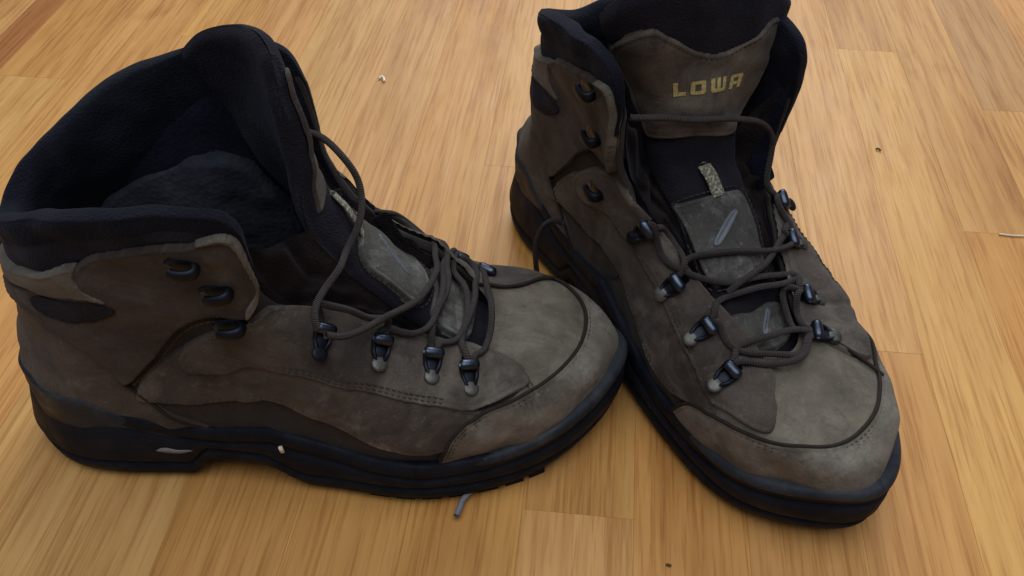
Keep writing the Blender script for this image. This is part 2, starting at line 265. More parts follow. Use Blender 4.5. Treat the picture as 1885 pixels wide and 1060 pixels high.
PR=dict(tongue=[[(0.118,0.044,0.197),(0.132,0.036,0.212),(0.138,0.009,0.216),(0.138,-0.026,0.206),(0.132,-0.06,0.184)],
 [(0.118,0.034,0.177),(0.134,0.028,0.188),(0.141,0.008,0.185),(0.141,-0.02,0.178),(0.135,-0.05,0.166)],
 [(0.125,0.024,0.154),(0.137,0.02,0.161),(0.143,0.005,0.159),(0.143,-0.016,0.153),(0.138,-0.038,0.146)],
 [(0.132,0.019,0.135),(0.141,0.015,0.139),(0.146,0.005,0.138),(0.147,-0.01,0.133),(0.143,-0.029,0.125)],
 [(0.142,0.019,0.115),(0.15,0.016,0.12),(0.154,0.007,0.121),(0.155,-0.006,0.118),(0.152,-0.023,0.111)],
 [(0.163,0.02,0.102),(0.168,0.014,0.105),(0.171,0.005,0.106),(0.172,-0.006,0.105),(0.17,-0.02,0.102)],
 [(0.193,0.026,0.086),(0.196,0.019,0.089),(0.198,0.009,0.089),(0.198,-0.001,0.088),(0.197,-0.013,0.085)],
 [(0.222,0.026,0.07),(0.224,0.02,0.071),(0.225,0.011,0.07),(0.225,0.002,0.069),(0.224,-0.009,0.067)],
 [(0.245,0.016,0.06),(0.247,0.011,0.061),(0.248,0.004,0.061),(0.247,-0.004,0.061),(0.245,-0.012,0.06)]],
 thick=[.012,.012,.011,.007,.004],tongue_panel=[(.2,.85),(.5,.72),(1.15,.68),(1.45,.85),(2,1.1),(2.5,1.15),(3.1,.9),(3.4,.6),(3.65,.5),(3.78,.62),(3.8,1.15),(3.8,1.85),(3.72,2.7),(3.5,3.02),(2,3.05),(.5,3.02),(.3,2.5),(.25,2.0),(.22,1.3)],tp_top=10,guard=[(.35,4.8),(1,4.72),(2,4.7),(3,4.7),(3.45,4.8),(3.5,5.3),(3.45,5.9),(3,6.1),(2,6.15),(1,6.15),(.5,6.05),(.4,5.4)],guard2=[(.4,6.65),(2,6.6),(3.5,6.6),(3.6,7.1),(2.5,7.3),(.6,7.25)],slits=[[(1.35,5.5),(1.6,5.58),(2.85,5.2),(2.65,5.1)],[(1.7,6.95),(1.95,7.0),(2.75,6.7),(2.55,6.62)]],loop=[(2.5,3.9),(2.5,4.3),(2.45,4.75)],text=((1.40,1.98),(3.15,1.82),.29,.06),gb=[3.0],hooks_l=[(2.98,3.5,.0028,0.),(3.38,3.38,.0028,.2),(3.58,2.95,.0019,.1)],hooks_m=[(13.08,3.62,.0028,0.),(12.70,3.17,.0028,0.),(12.5,2.45,.0019,0.)],
 rings_l=[(4.72,3.5,0.),(5.35,3.68,0.),(6.2,3.72,0.),(6.78,3.62,0.)],rings_m=[(11.50,3.45,0.),(11.01,2.96,0.),(10.49,2.9,0.),(10.13,2.56,0.)],laces=LR,loose=LOOSE)
# ------------------------------------------------------------ mesh helpers
def link(name,V,Fc,m,parent=None,smooth=True,uv=None):
    me=bpy.data.meshes.new(name); me.from_pydata([tuple(v) for v in np.asarray(V,float)],[],[tuple(int(i) for i in f) for f in Fc])
    if uv is not None:
        l=me.uv_layers.new(name='UVMap'); uv=np.asarray(uv); idx=np.empty(len(me.loops),int); me.loops.foreach_get('vertex_index',idx)
        l.data.foreach_set('uv',uv[idx].ravel())
    me.polygons.foreach_set('use_smooth',[smooth]*len(me.polygons)); me.materials.append(m); me.update()
    o=bpy.data.objects.new(name,me); COL.objects.link(o)
    if parent is not None: o.parent=parent
    return o
def gridfaces(n,m,closed_u=False,closed_v=False):
    i=np.arange(n if closed_u else n-1); j=np.arange(m if closed_v else m-1); I,J=np.meshgrid(i,j,indexing='ij'); I2=(I+1)%n; J2=(J+1)%m
    return np.stack([I*m+J,I2*m+J,I2*m+J2,I*m+J2],-1).reshape(-1,4)
class MB:
    def __init__(s): s.V=[];s.F=[];s.UV=[];s.n=0
    def add(s,V,Fc,uv=None):
        V=np.asarray(V,float); s.V.append(V); s.F+= [tuple(int(i)+s.n for i in f) for f in Fc]; s.UV.append(np.zeros((len(V),2)) if uv is None else np.asarray(uv)); s.n+=len(V)
    def tube(s,P,r,seg=8,caps=True,flat=None,n0=None,ovr=None):
        P=np.asarray(P,float); n=len(P); T=np.gradient(P,axis=0); T/=np.linalg.norm(T,axis=1,keepdims=True)+1e-12
        r=np.broadcast_to(np.asarray(r,float),(n,)); a=np.linspace(0,2*np.pi,seg,endpoint=False)
        if n0 is None:
            n0=np.cross(T[0],[0,0,1.]); 
            if np.linalg.norm(n0)<.1: n0=np.cross(T[0],[0,1.,0])
        N=np.zeros_like(P); x=np.array(n0,float)
        for i in range(n):
            x=x-T[i]*(x@T[i]); x/=np.linalg.norm(x)+1e-12; N[i]=x
        B=np.cross(T,N); f=(1,1) if flat is None else flat
        V=P[:,None]+r[:,None,None]*(f[0]*np.cos(a)[None,:,None]*N[:,None]+f[1]*np.sin(a)[None,:,None]*B[:,None])
        V=V.reshape(-1,3); Fc=gridfaces(n,seg,False,True).tolist()
        L=np.r_[0,np.cumsum(np.linalg.norm(np.diff(P,axis=0),axis=1))]/.003
        uv=np.stack(np.broadcast_arrays(L[:,None]*.3,np.arange(seg)[None]/seg),-1).reshape(-1,2)
        if caps:
            V=np.vstack([V,P[0]-T[0]*r[0]*.5,P[-1]+T[-1]*r[-1]*.5]); k=n*seg
            Fc+=[(k,(j+1)%seg,j) for j in range(seg)]+[(k+1,(n-1)*seg+j,(n-1)*seg+(j+1)%seg) for j in range(seg)]
            uv=np.vstack([uv,uv[0],uv[-1]])
        s.add(V,Fc,uv)
    def dome(s,c,n,r,h,seg=14,rings=4,x0=None):
        n=np.asarray(n,float)/np.linalg.norm(n); x=np.cross(n,[.3,.2,.93]); x/=np.linalg.norm(x); y=np.cross(n,x); c=np.asarray(c,float)
        a=np.linspace(0,2*np.pi,seg,endpoint=False); V=[c-n*h*.6+r*.98*(np.cos(t)*x+np.sin(t)*y) for t in a]
        for k in range(rings):
            q=k/rings*np.pi/2; V+=[c+n*h*np.sin(q)+r*np.cos(q)*(np.cos(t)*x+np.sin(t)*y) for t in a]
        V.append(c+n*h); m=rings+1
        Fc=[(i*seg+j,i*seg+(j+1)%seg,(i+1)*seg+(j+1)%seg,(i+1)*seg+j) for i in range(m-1) for j in range(seg)]
        Fc+=[((m-1)*seg+j,(m-1)*seg+(j+1)%seg,m*seg) for j in range(seg)]; s.add(V,Fc)
    def box(s,c,ax,ay,az):
        c,ax,ay,az=[np.asarray(q,float) for q in (c,ax,ay,az)]
        V=[c+i*ax+j*ay+k*az for k in (-1,1) for j in (-1,1) for i in (-1,1)]
        s.add(V,[(0,2,3,1),(4,5,7,6),(0,1,5,4),(2,6,7,3),(0,4,6,2),(1,3,7,5)])
    def build(s,name,m,parent=None,smooth=True,mirror=1):
        V=np.vstack(s.V).copy(); Fc=s.F
        if mirror<0: V[:,1]*=-1; Fc=[f[::-1] for f in Fc]
        return link(name,V,Fc,m,parent,smooth,np.vstack(s.UV))
def smoothpoly(P,step,closed=False):
    P=np.asarray(P,float); n=len(P); k=n if closed else n-1
    t=np.linspace(0,k,max(2,int(k*24)),endpoint=not closed); Q=catmull(P,t,closed)
    if closed: Q=np.vstack([Q,Q[:1]])
    d=np.r_[0,np.cumsum(np.linalg.norm(np.diff(Q,axis=0),axis=1))]; m=max(3,int(d[-1]/step))
    q=np.linspace(0,d[-1],m); R=np.stack([np.interp(q,d,Q[:,j]) for j in range(Q.shape[1])],-1)
    return R[:-1] if closed else R
def inside(P,poly):
    x,y=P[:,0],P[:,1]; r=np.zeros(len(P),bool); a=poly; b=np.roll(poly,-1,0)
    for (x0,y0),(x1,y1) in zip(a,b):
        if y0==y1: continue
        k=((y0>y)!=(y1>y)); r^= k&(x<(x1-x0)*(y-y0)/(y1-y0)+x0)
    return r
KW=[(rng.normal(size=3)*s_,rng.uniform(0,6.28),a_) for s_,a_,n_ in ((70,.00045,5),(140,.00028,6),(280,.00012,6)) for _ in range(n_)]
def wob(P):
    r=0.
    for k,p,a in KW: r=r+a*np.sin(P@k+p)
    x,y,z=P[...,0],P[...,1],P[...,2]
    for x0,w_,a,k in ((.2145,.0022,.0007,110),(.2235,.0018,.0008,-90),(.2330,.0024,.0006,70),(.1985,.0030,.0006,60),(.132,.0035,.0008,50),(.122,.0030,.0007,-60)):
        r=r-a*np.exp(-((x-x0-.10*(z-.06)-.004*np.sin(y*k+z*60))/w_)**2)*ss((z-.035)/.02)*(ss((.11-z)/.02))
    return r
def ss(x): x=np.clip(x,0,1); return x*x*(3-2*x)

class Skin:                                              # wobbling surface of a boot, with normals
    def __init__(s,S,N): s.S0=S; s.N0=N
    def at(s,u,v,h=0.):
        P=s.S0(u,v); n=s.N0(u,v); return P+n*(wob(P)+h)[...,None], n
def panel(sk,poly,H,name,m,parent,mir,step=(.018,.028),stitch=None,rows=(.0024,),stitch_part=None,smooth=True,edge=.0012,poly_smooth=True,vmax=4.02):
    """leather piece cut to a closed outline on the surface: proud by H, rolled edge, optional stitch rows"""
    poly=np.array(poly,float); C2=smoothpoly(poly*[1,.8],.02,True)/[1,.8] if poly_smooth else poly
    lo=C2.min(0)-.12; hi=C2.max(0)+.12
    nu=int((hi[0]-lo[0])/step[0])+2; nv=int((hi[1]-lo[1])/step[1])+2
    U,Vv=np.meshgrid(np.linspace(lo[0],hi[0],nu),np.linspace(lo[1],hi[1],nv),indexing='ij'); Vv=np.minimum(Vv,vmax)
    P0=sk.S0(U,Vv); B3=sk.S0(C2[:,0],C2[:,1]); 
    m2=max(len(B3),int(np.linalg.norm(np.diff(B3,axis=0),axis=1).sum()/.0006)); idx=np.linspace(0,len(C2),m2,endpoint=False)
    Cc=np.vstack([C2,C2[:1]]); Cd=np.stack([np.interp(idx,np.arange(len(Cc)),Cc[:,k]) for k in (0,1)],-1); B3=sk.S0(Cd[:,0],Cd[:,1])
    F=P0.reshape(-1,3); d=np.full(len(F),9.)
    for a in range(0,len(F),4000):
        q=F[a:a+4000]; dd=((q[:,None]-B3[None,::1])**2).sum(-1); d[a:a+4000]=np.sqrt(dd.min(1))
    ins=inside(np.stack([U.ravel(),Vv.ravel()],-1),C2); sd=np.where(ins,d,-d)
    h=-.0007+(H+.0007)*ss((sd+.0006)/edge)
    h=h-.00022*np.exp(-((sd-.0024)/.0006)**2)+.00018*np.exp(-((sd-.0010)/.0006)**2)
    Q,_=sk.at(U.ravel(),Vv.ravel(),h)
    keep=sd>-.0017; Fc=gridfaces(nu,nv); Fc=Fc[keep[Fc].all(1)]
    used=np.unique(Fc); mp=np.full(len(Q),-1); mp[used]=np.arange(len(used)); V=Q[used].copy(); Fc=mp[Fc]
    if mir<0: V[:,1]*=-1; Fc=Fc[:,::-1]
    o=link(name,V,Fc.tolist(),m,parent,True)
    return o
def stitches(mb,sk,line,H,dist=0.,side=1,length=.0019,gap=.0009,r=.00030):
    """a row of thread stitches along an open (u,v) line, shifted sideways by dist on the surface"""
    L=smoothpoly(np.array(line,float),.01); P=sk.S0(L[:,0],L[:,1]); d=np.r_[0,np.cumsum(np.linalg.norm(np.diff(P,axis=0),axis=1))]
    t=np.arange(0,d[-1]-length,length+gap)
    def at(q):
        u=np.interp(q,d,L[:,0]); v=np.interp(q,d,L[:,1]); X,n=sk.at(u,v,np.full(u.shape,H-.0004)); return X,n
    X0,n0=at(t); X1,n1=at(t+length); tg=X1-X0; b=np.cross(n0,tg); b/=np.linalg.norm(b,axis=1,keepdims=True)+1e-12
    for a,c,n,s_ in zip(X0,X1,n0,b):
        o=s_*dist*side-n*(dist*dist*26); mid=(a+c)/2+n*.00030
        mb.tube([a+o-n*.0002,mid+o,c+o-n*.0002],r,5,True)
def cord(mb,sk,line,H,r,seg=7):
    L=smoothpoly(np.array(line,float),.012); X,n=sk.at(L[:,0],L[:,1],np.full(len(L),H)); mb.tube(X,r,seg)

# ------------------------------------------------------------ floor
FY=math.radians(-6.3); fd=np.array([math.sin(-FY),math.cos(FY)]); fn=np.array([math.cos(FY),-math.sin(-FY)])
sub=link('floor',[(-1.6,-1.2,-.012),(1.6,-1.2,-.012),(1.6,2.4,-.012),(-1.6,2.4,-.012)],[(0,1,2,3)],M['dirt'],None,False); sub['kind']='structure'
EDG=[-.84,-.784,-.728,-.672,-.616,-.56,-.5125,-.484,-.425,-.36,-.302,-.247,-.19,-.131,-.076,-.021,.034,.089,.144,.1975,.2465,.295,.35,.405,.46,.515,.57,.625]
JO={-.484:[.584,1.02],-.076:[.509,.98],.2465:[.4725,.95],-.5125:[.30],-.56:[.75],-.425:[.16,.86],-.36:[.66],-.302:[.42],-.247:[.80],-.19:[.28,1.1],-.131:[.78],-.021:[.235,.72],.034:[.11,.70],.089:[.25,.83],.144:[.36,.91],.1975:[.06,.70],.295:[.62],.35:[.40],.405:[.8]}
TONE={(-.5125,1):(0.334,0.137,0.040),(-.56,0):(0.523,0.284,0.094),(-.484,1):(0.488,0.248,0.070),(-.484,0):(0.556,0.320,0.103),(-.425,1):(0.512,0.266,0.081),(-.425,0):(0.478,0.255,0.076),
 (-.076,1):(0.523,0.279,0.083),(-.076,0):(0.501,0.255,0.067),(.144,1):(0.523,0.279,0.090),(.144,0):(0.478,0.239,0.067),(.1975,1):(0.544,0.297,0.086),(.1975,0):(0.523,0.275,0.074),(.2465,0):(0.506,0.248,0.063),(.2465,1):(0.523,0.284,0.086),(.295,1):(0.434,0.236,0.083),(.089,1):(0.556,0.306,0.100),
 (-.19,0):(0.468,0.239,0.067),(-.247,0):(0.501,0.284,0.094),(-.302,0):(0.512,0.294,0.100),(.034,1):(0.534,0.266,0.074),(-.131,0):(0.488,0.248,0.067)}
def board(w0,w1,d0,d1,col):
    g=.00003; b=.00012; w=(w1-w0)/2-g; l=(d1-d0)/2-g; V=[]; 
    for z,i in ((-.010,0),(-b,0),(0,b)): V+=[(-w+i,-l+i,z),(w-i,-l+i,z),(w-i,l-i,z),(-w+i,l-i,z)]
    Fc=[(k*4+j,k*4+(j+1)%4,k*4+4+(j+1)%4,k*4+4+j) for k in (0,1) for j in range(4)]+[(8,9,10,11)]
    o=link('plank',V,Fc,M['wood'],sub,False); o.rotation_euler=(0,0,FY); c=fn*(w0+w1)/2+fd*(d0+d1)/2; o.location=(c[0],c[1],float(rng.uniform(-.00003,.00003))); o.color=tuple(col)+(1,)
for k in range(len(EDG)-1):
    w0,w1=EDG[k],EDG[k+1]; cuts=[-.9]+JO.get(w0,[.5+.4*rng.random()])+[2.1]
    ex=[]; 
    cuts=sorted(cuts)
    if cuts[-1]-cuts[-2]>1.0: cuts.insert(-1,cuts[-2]+.52+.2*rng.random())
    for j in range(len(cuts)-1):
        base=np.array([.505,.265,.081])*(1+rng.uniform(-.09,.09))*np.array([1,1+rng.uniform(-.03,.03),1+rng.uniform(-.12,.12)])
        board(w0,w1,cuts[j],cuts[j+1],TONE.get((w0,j),base))

# ------------------------------------------------------------ boots
ZT=([0,1,2,2.4,2.8,3.1,3.6,4,4.5,5,5.5,6,6.5,7.3,8],[.060,.061,.058,.053,.045,.042,.047,.041,.034,.031,.032,.036,.040,.0455,.0475])
def ztop(u): u=np.asarray(u)%16; u=np.where(u>8,16-u,u); return np.interp(u,*ZT)
def zbot(x): return .013*ss((x-.088)/.014)*ss((.150-x)/.024)+.007*np.clip((x-.245)/.063,0,1)**1.7+.004*np.clip((.018-x)/.018,0,1)
def make_boot(B,loc,yaw,label,P):
    mir=B.m
    root=bpy.data.objects.new('hiking_boot',None); COL.objects.link(root); root.location=(loc[0],loc[1],0); root.rotation_euler=(0,0,yaw); root.empty_display_size=.05
    root['label']=label; root['category']='boot'; root['group']='pair of worn hiking boots on the floor'
    sk=Skin(B.S,B.N)
    def grid(name,V,n,m,mt,cu=False,cv=False,parent=root,flip=False):
        V=V.reshape(-1,3).copy(); Fc=gridfaces(n,m,cu,cv)
        if mir<0: V[:,1]*=-1; flip=not flip
        if flip: Fc=Fc[:,::-1]
        return link(name,V,Fc.tolist(),mt,parent)
    # --- outsole
    nu=520; u=np.linspace(0,16,nu,endpoint=False); q0=sole_xy(u,0.); zb=zbot(q0[:,0]); zt=ztop(u); T=.004
    toe=ss((np.abs(((u-8+8)%16)-8)*-1+2.6)/1.2)
    rings=[(-.016,zb+T+.001),(-.006,zb+T),(-.0025,zb+T+.0004),(-.0008,zb+T+.002),(-.0002,zb+T+.006),(-.0004,zb+.0125),(-.0022,zb+.0135),(-.0024,zb+.0148),(-.0004,zb+.0158),(.0002,zb+.018)]
    hs=np.maximum(zt-.0105,zb+.0195)
    rings+=[(.0002,(zb+.018+hs)/2),(.0001,hs),(-.0016,hs+.0010),(-.0018,hs+.0022),(-.0003,hs+.0032),(-.0008,np.maximum(zt-.0035,hs+.004)),(-.0014,np.maximum(zt-.0012,hs+.005)),(-.0032,np.maximum(zt,hs+.006)),(-.0075,np.maximum(zt-.001,hs+.005))]
    V=[]
    for off,z in rings:
        extra=.0005*np.sin(u*9)*0
        zz=np.broadcast_to(z,(nu,)); q=sole_xy(u,off-.26*np.maximum(zz-.022,0)*ss((.075-q0[:,0])/.05)-.0045*np.clip(1-(zz-zb)/.022,0,1)**1.5*ss((q0[:,0]-.225)/.06)); V.append(np.c_[q,np.broadcast_to(z,(nu,))])
    Vr=np.array(V).transpose(1,0,2); n_r=len(rings)
    VV=Vr.reshape(-1,3); Fc=gridfaces(nu,n_r,True,False)[:,::-1].tolist()
    c=np.array([[x,0,zbot(x)+T+.001] for x in (.155,)]); VV=np.vstack([VV,c]); Fc+=[(k*n_r,((k+1)%nu)*n_r,nu*n_r) for k in range(nu)]
    Fc=[f[::-1] for f in Fc]
    if mir<0: VV=VV*[1,-1,1]; Fc=[f[::-1] for f in Fc]
    outs=link('outsole',VV,Fc,M['rubber'],root)
    # tread lugs round the rim and across the sole
    mb=MB()
    for uu in np.arange(0,16,.26):
        fr=4.2<uu<11.6; qa=sole_xy(np.array([uu,uu+(.19 if fr else .15)]),-.0038-.0042*float(ss((SOLE[int(uu)%16][0]-.225)/.06)) if fr else -.0050); qb=sole_xy(np.array([uu+.01,uu+.14]),-.018); za=zbot(qa[:,0].mean())
        if .096<qa[:,0].mean()<.140: continue
        t=np.array([*qa[0],za]); b_=np.array([*qa[1],za]); c_=np.array([*qb[1],za]); d_=np.array([*qb[0],za]); up=np.array([0,0,T+.0005])
        mb.add([t,b_,c_,d_,t+up,b_+up,c_+up,d_+up],[(3,2,1,0),(0,1,5,4),(1,2,6,5),(2,3,7,6),(3,0,4,7)])
    for x in np.arange(.03,.285,.017):
        if .092<x<.142: continue
        for y in (-.012,.012): mb.box((x,y,zbot(x)+T*.5+.0006),(.005,0,0),(0,.007,0),(0,0,T*.5+.0006))
    o=mb.build('tread',M['rubber'],outs,False,mir); o['kind']='stuff'
    # --- rubber rand lip round the toe (lighter, scuffed)
    uu=np.linspace(4.9,11.1,240); zt2=ztop(uu); fade=ss((uu-4.9)/.9)*ss((11.1-uu)/.9)
    prof=[(-.0060,-.003),(.0000,-.0016),(.0009,-.0008),(.0011,.0008),(.0004,.0026),(-.0012,.0038),(-.0070,.0042)]
    V=np.array([np.c_[sole_xy(uu,a*fade-.003*(1-fade)-.0006),zt2-.0035+b*fade] for a,b in prof]).transpose(1,0,2)
    grid('toe_rand',V,len(uu),len(prof),M['rubber_rand'])
    # --- upper shell
    nu,nv=420,110; U,Vv=np.meshgrid(np.linspace(0,16,nu,endpoint=False),np.linspace(-.1,4,nv),indexing='ij')
    Pm,nm=sk.at(U.ravel(),Vv.ravel(),np.zeros(U.size)); Pm=Pm.reshape(nu,nv,3)
    ue=U[:,-1]; e,ne=sk.at(ue,np.full(nu,4.),np.zeros(nu)); t3=B.S(ue,np.full(nu,4.))-B.S(ue,np.full(nu,3.9)); t3/=np.linalg.norm(t3,axis=1,keepdims=True)
    rim=[e-t3*.0002-ne*.0008,e-t3*.0006-ne*.0018,e-ne*.0032-t3*.0014,e-ne*.0038-t3*.004]
    V=np.concatenate([Pm]+[r[:,None] for r in rim],1)
    grid('upper',V,nu,nv+4,M['leather_dark'],True)
    # --- lining and insole
    nv=60; vv=np.linspace(3.93,.25,nv); U,Vv=np.meshgrid(np.linspace(0,16,nu,endpoint=False),vv,indexing='ij')
    Pl,_=sk.at(U.ravel(),Vv.ravel(),np.full(U.size,-.0045)); Pl=Pl.reshape(nu,nv,3); Pl=Pl+B.N(U,Vv)*(.0012*np.sin(U*5+Vv*3)*ss((3.5-Vv)/1))[...,None]
    grid('lining',Pl,nu,nv,M['lining'],True,flip=False)
    lk=Skin(lambda a,c: B.S(a,c)-B.N(a,c)*.0045+B.N(a,c)*(.0012*np.sin(np.asarray(a)*5+np.asarray(c)*3)*ss((3.5-np.asarray(c))/1))[...,None]-B.N(a,c)*wob(B.S(a,c))[...,None]*0,lambda a,c:-B.N(a,c))
    panel(lk,[(15.2,2.6),(14.29,2.78),(14.0,2.93),(13.7,3.02),(13.41,3.09),(13.05,3.15),(12.84,3.17),(12.6,3.1),(12.2,2.6),(12.2,1.2),(13.4,.8),(15,1.0)],.0030,'heel_lining',M['insole'],root,mir,step=(.014,.022),edge=.005)
    k=40; uu=np.linspace(0,16,160,endpoint=False); rr=np.linspace(0,1,14); q=sole_xy(uu,-.009); cen=np.c_[q[:,0]*.8+.03,np.zeros(len(q))]
    V=np.array([np.c_[cen+(q-cen)*r,np.full(len(q),.036)+.004*r**4-.002*np.sin(q[:,0]*60)*(1-r)] for r in rr]).transpose(1,0,2)
    V=V.reshape(-1,3); grid('insole',V,160,14,M['insole'],True)
    # --- padded collar
    uu=np.linspace(-3.55,3.75,230); fade=np.clip(ss((uu+3.55)/.55)*ss((3.75-uu)/.6),.0,1)
    prof=[(3.22,-.0004),(3.30,.0012),(3.5,.0024),(3.64,.0021),(3.70,.0008),(3.76,.0021),(3.90,.0034),(4.0,.0028),(4.06,.0006),(4.08,-.0025),(4.06,-.0062),(3.97,-.0088),(3.8,-.0100),(3.5,-.0098),(3.15,-.0085),(2.8,-.0066),(2.5,-.0045)]
    pr=np.array(prof); tt=np.linspace(0,len(pr)-1,70); pr=catmull(pr,tt)
    vv=pr[None,:,0]+0*uu[:,None]; au=np.abs(uu); fo=(1-.88*ss((au-1.5)/1.15))[:,None]; hk_=(1-.45*ss((au-1.7)/1.1))[:,None]; hh=np.where(pr[None,:,1]>0,np.maximum(pr[None,:,1]*fo*.8,.0012*ss((pr[None,:,0]-3.2)/.15)),pr[None,:,1]*(.35+.65*fade[:,None])*hk_); vv=np.where(vv>4,4+(vv-4)*(.15+.85*fade[:,None]),vv); vv=np.where(vv<3.9,vv+(1-fade[:,None])*(3.9-vv)*.75,vv)
    lift=np.where(vv<3.9,(3.9-vv)*.72*ss((au-1.6)/1.3)[:,None],0); vv=vv+lift
    vc=np.minimum(vv,4.0); Pc=sk.S0(uu[:,None]+0*vv,vc); nc=B.N(uu[:,None]+0*vv,vc)
    up=B.S(uu,4.)-B.S(uu,3.8); up/=np.linalg.norm(up,axis=1,keepdims=True)
    Pc=Pc+nc*(hh+wob(Pc)*1.2)[...,None]+up[:,None]*((vv-vc)*.030*(1-.80*ss((au-1.5)/1.2)[:,None]))[...,None]
    k1=int(70*4.1/16)
    grid('collar_band',Pc[:,:k1+1],len(uu),k1+1,M['band'])
    grid('collar',Pc[:,k1:],len(uu),70-k1,M['collar'])
    # --- panels
    def mirp(p): return [(16-a,b) for a,b in p]
    toe_l=[(5.05,-.1),(5.11,.04),(5.2,.95),(5.35,1.45),(5.6,1.76),(5.9,1.98),(6.45,2.22),(7.0,2.34),(7.5,2.32),(8,2.25)]
    toe_m=[(8.55,2.14),(9.04,2.05),(9.42,1.92),(9.95,1.72),(10.36,1.45),(10.69,.99),(10.88,.04),(10.92,-.1)]
    panel(sk,toe_l+toe_m+[(10,-.12),(9,-.12),(8,-.12),(7,-.12),(6,-.12)],.0022,'toe_cap',M['leather_toe'],root,mir)
    vl=[(5.5,1.2),(5.65,1.75),(6.1,2.15),(6.45,2.5),(6.62,2.77),(6.72,3.2),(6.78,3.68),(6.82,4.04)]; vm=[(9.18,4.04),(9.4,3.3),(9.6,2.8),(9.9,2.2),(10.3,1.75),(10.45,1.2)]
    panel(sk,vl+[(7.4,4.04),(8,4.04),(8.6,4.04)]+vm+[(9.8,1.4),(9.04,1.85),(8.3,2.0),(7.5,2.1),(7,2.1),(6.2,1.7)],.0009,'vamp',M['leather_vamp'],root,mir)
    quarter=[(3.03,1.9),(3.15,1.91),(3.39,2.01),(3.65,2.24),(3.99,2.29),(4.36,2.29),(4.71,2.27),(5.02,2.13),(5.3,2.02),(5.5,1.90),(5.68,1.95),(6.0,2.16),(6.4,2.36),(6.6,2.77),(6.72,3.22),(6.76,3.68),(6.78,4.03),(6.12,4.03),(5.39,4.03),(4.82,4.03),(4.3,4.03),(3.98,3.75),(3.75,3.2),(3.5,2.8),(3.25,2.5),(3.05,2.25),(2.97,2.05)]
    side=[(2.6,1.30),(2.75,1.27),(3.03,1.32),(3.34,1.41),(3.67,1.52),(3.99,1.39),(4.23,1.23),(4.55,.99),(4.81,.79),(4.98,.80),(5.2,.90),(5.5,1.25),(5.7,1.6),(5.4,2.05),(4.7,2.5),(4,2.5),(3.4,2.3),(3.0,2.2),(2.7,1.75)]
    flap=[(2.13,3.30),(2.16,3.46),(2.25,3.56),(2.44,3.62),(2.83,3.71),(2.97,3.84),(3.1,3.92),(3.25,3.965),(3.5,3.97),(3.67,3.93),(3.75,3.75),(3.73,3.42),(3.68,3.18),(3.45,2.95),(3.2,2.72),(2.97,2.4),(2.75,2.0),(2.56,1.62),(2.45,1.72),(2.24,2.06),(1.88,2.37),(1.43,2.66),(.7,2.80),(.6,2.95),(1.45,3.02),(1.7,3.05),(2.05,3.12)]
    quarter_m=quarter[:7]+[(5.02,2.1),(5.33,1.97),(5.6,1.70),(5.9,1.86),(6.45,2.02),(6.6,2.5)]+quarter[13:]
    for f_ in (lambda p:p,mirp):
        panel(sk,f_(side),.0019,'side_panel',M['leather'],root,mir)
        panel(sk,f_(quarter if f_([(1,0)])[0][0]==1 else quarter_m),.0030,'quarter',M['leather'],root,mir)
        panel(sk,f_(flap),.0036,'ankle_flap',M['leather_flap'],root,mir)
        panel(sk,f_([(1.6,2.95),(2.24,2.97),(2.54,2.88),(2.58,2.76),(2.38,2.62),(1.98,2.60),(1.7,2.72)]),.0042,'ankle_inset',M['band'],root,mir)
        panel(sk,f_([(2.90,3.78),(3.0,3.87),(3.12,3.94),(3.3,3.975),(3.5,3.975),(3.68,3.94),(3.76,3.75),(3.74,3.35),(3.69,3.2),(3.66,3.4),(3.68,3.72),(3.6,3.85),(3.3,3.89),(3.1,3.86),(2.95,3.755)]),.0043,'flap_trim',M['trim'],root,mir,step=(.012,.02),edge=.0012)
    st=[(2.52,2.93),(2.30,3.12),(2.18,3.28),(2.1,3.44),(1.75,3.35),(1.38,3.34),(.7,3.32),(0,3.32)]; sb=[(0,3.06),(.7,3.06),(1.47,3.06),(1.71,3.02),(2.24,2.99)]
    panel(sk,st+[(-a,b) for a,b in st[-2::-1]]+[(-a,b) for a,b in sb[:0:-1]]+sb,.0044,'heel_strip',M['trim'],root,mir)
    hc=[(3.15,.2),(2.74,1.23),(2.52,1.58),(2.24,2.11),(1.88,2.42),(1.43,2.71),(.7,2.85),(0,2.9)]
    panel(sk,hc+[(-a,b) for a,b in hc[-2::-1]]+[(-1.5,.1),(0,.1),(1.5,.1)],.0011,'heel_counter',M['leather'],root,mir)
    # rubber heel cup above the sole edge
    hr=[(2.95,.1),(2.75,.55),(2.5,.86),(2.2,1.12),(1.84,1.20),(1.2,1.22),(0,1.22)]
    panel(sk,hr+[(-a,b) for a,b in hr[-2::-1]]+[(-1.5,.0),(0,.0),(1.5,.0)],.0024,'heel_cup',M['rubber_rand'],root,mir,edge=.0022)
    # --- piping and stitching
    full=toe_l[1:]+toe_m[:-1]
    def piping(line,H,r): mb=MB(); cord(mb,sk,line,H,r); mb.build('piping',M['piping'],root,True,mir)
    piping(full,.0021,.00095)
    for sg in (1,-1): piping([(sg*a,c) for a,c in ((1.0,2.83),(1.43,2.71),(1.88,2.42),(2.24,2.11),(2.52,1.58),(2.74,1.20),(3.0,.66))],.0013,.0009)
    far=[(9.22,3.95),(9.29,3.3),(9.38,2.8),(9.42,2.3),(9.40,1.98)]
    piping(far if mir>0 else [(16-a,c+.2*(c<3)) for a,c in far],.0024,.0010)
    mb=MB()
    for dd in (.0024,.0040): stitches(mb,sk,full,.0022,dd,-1)
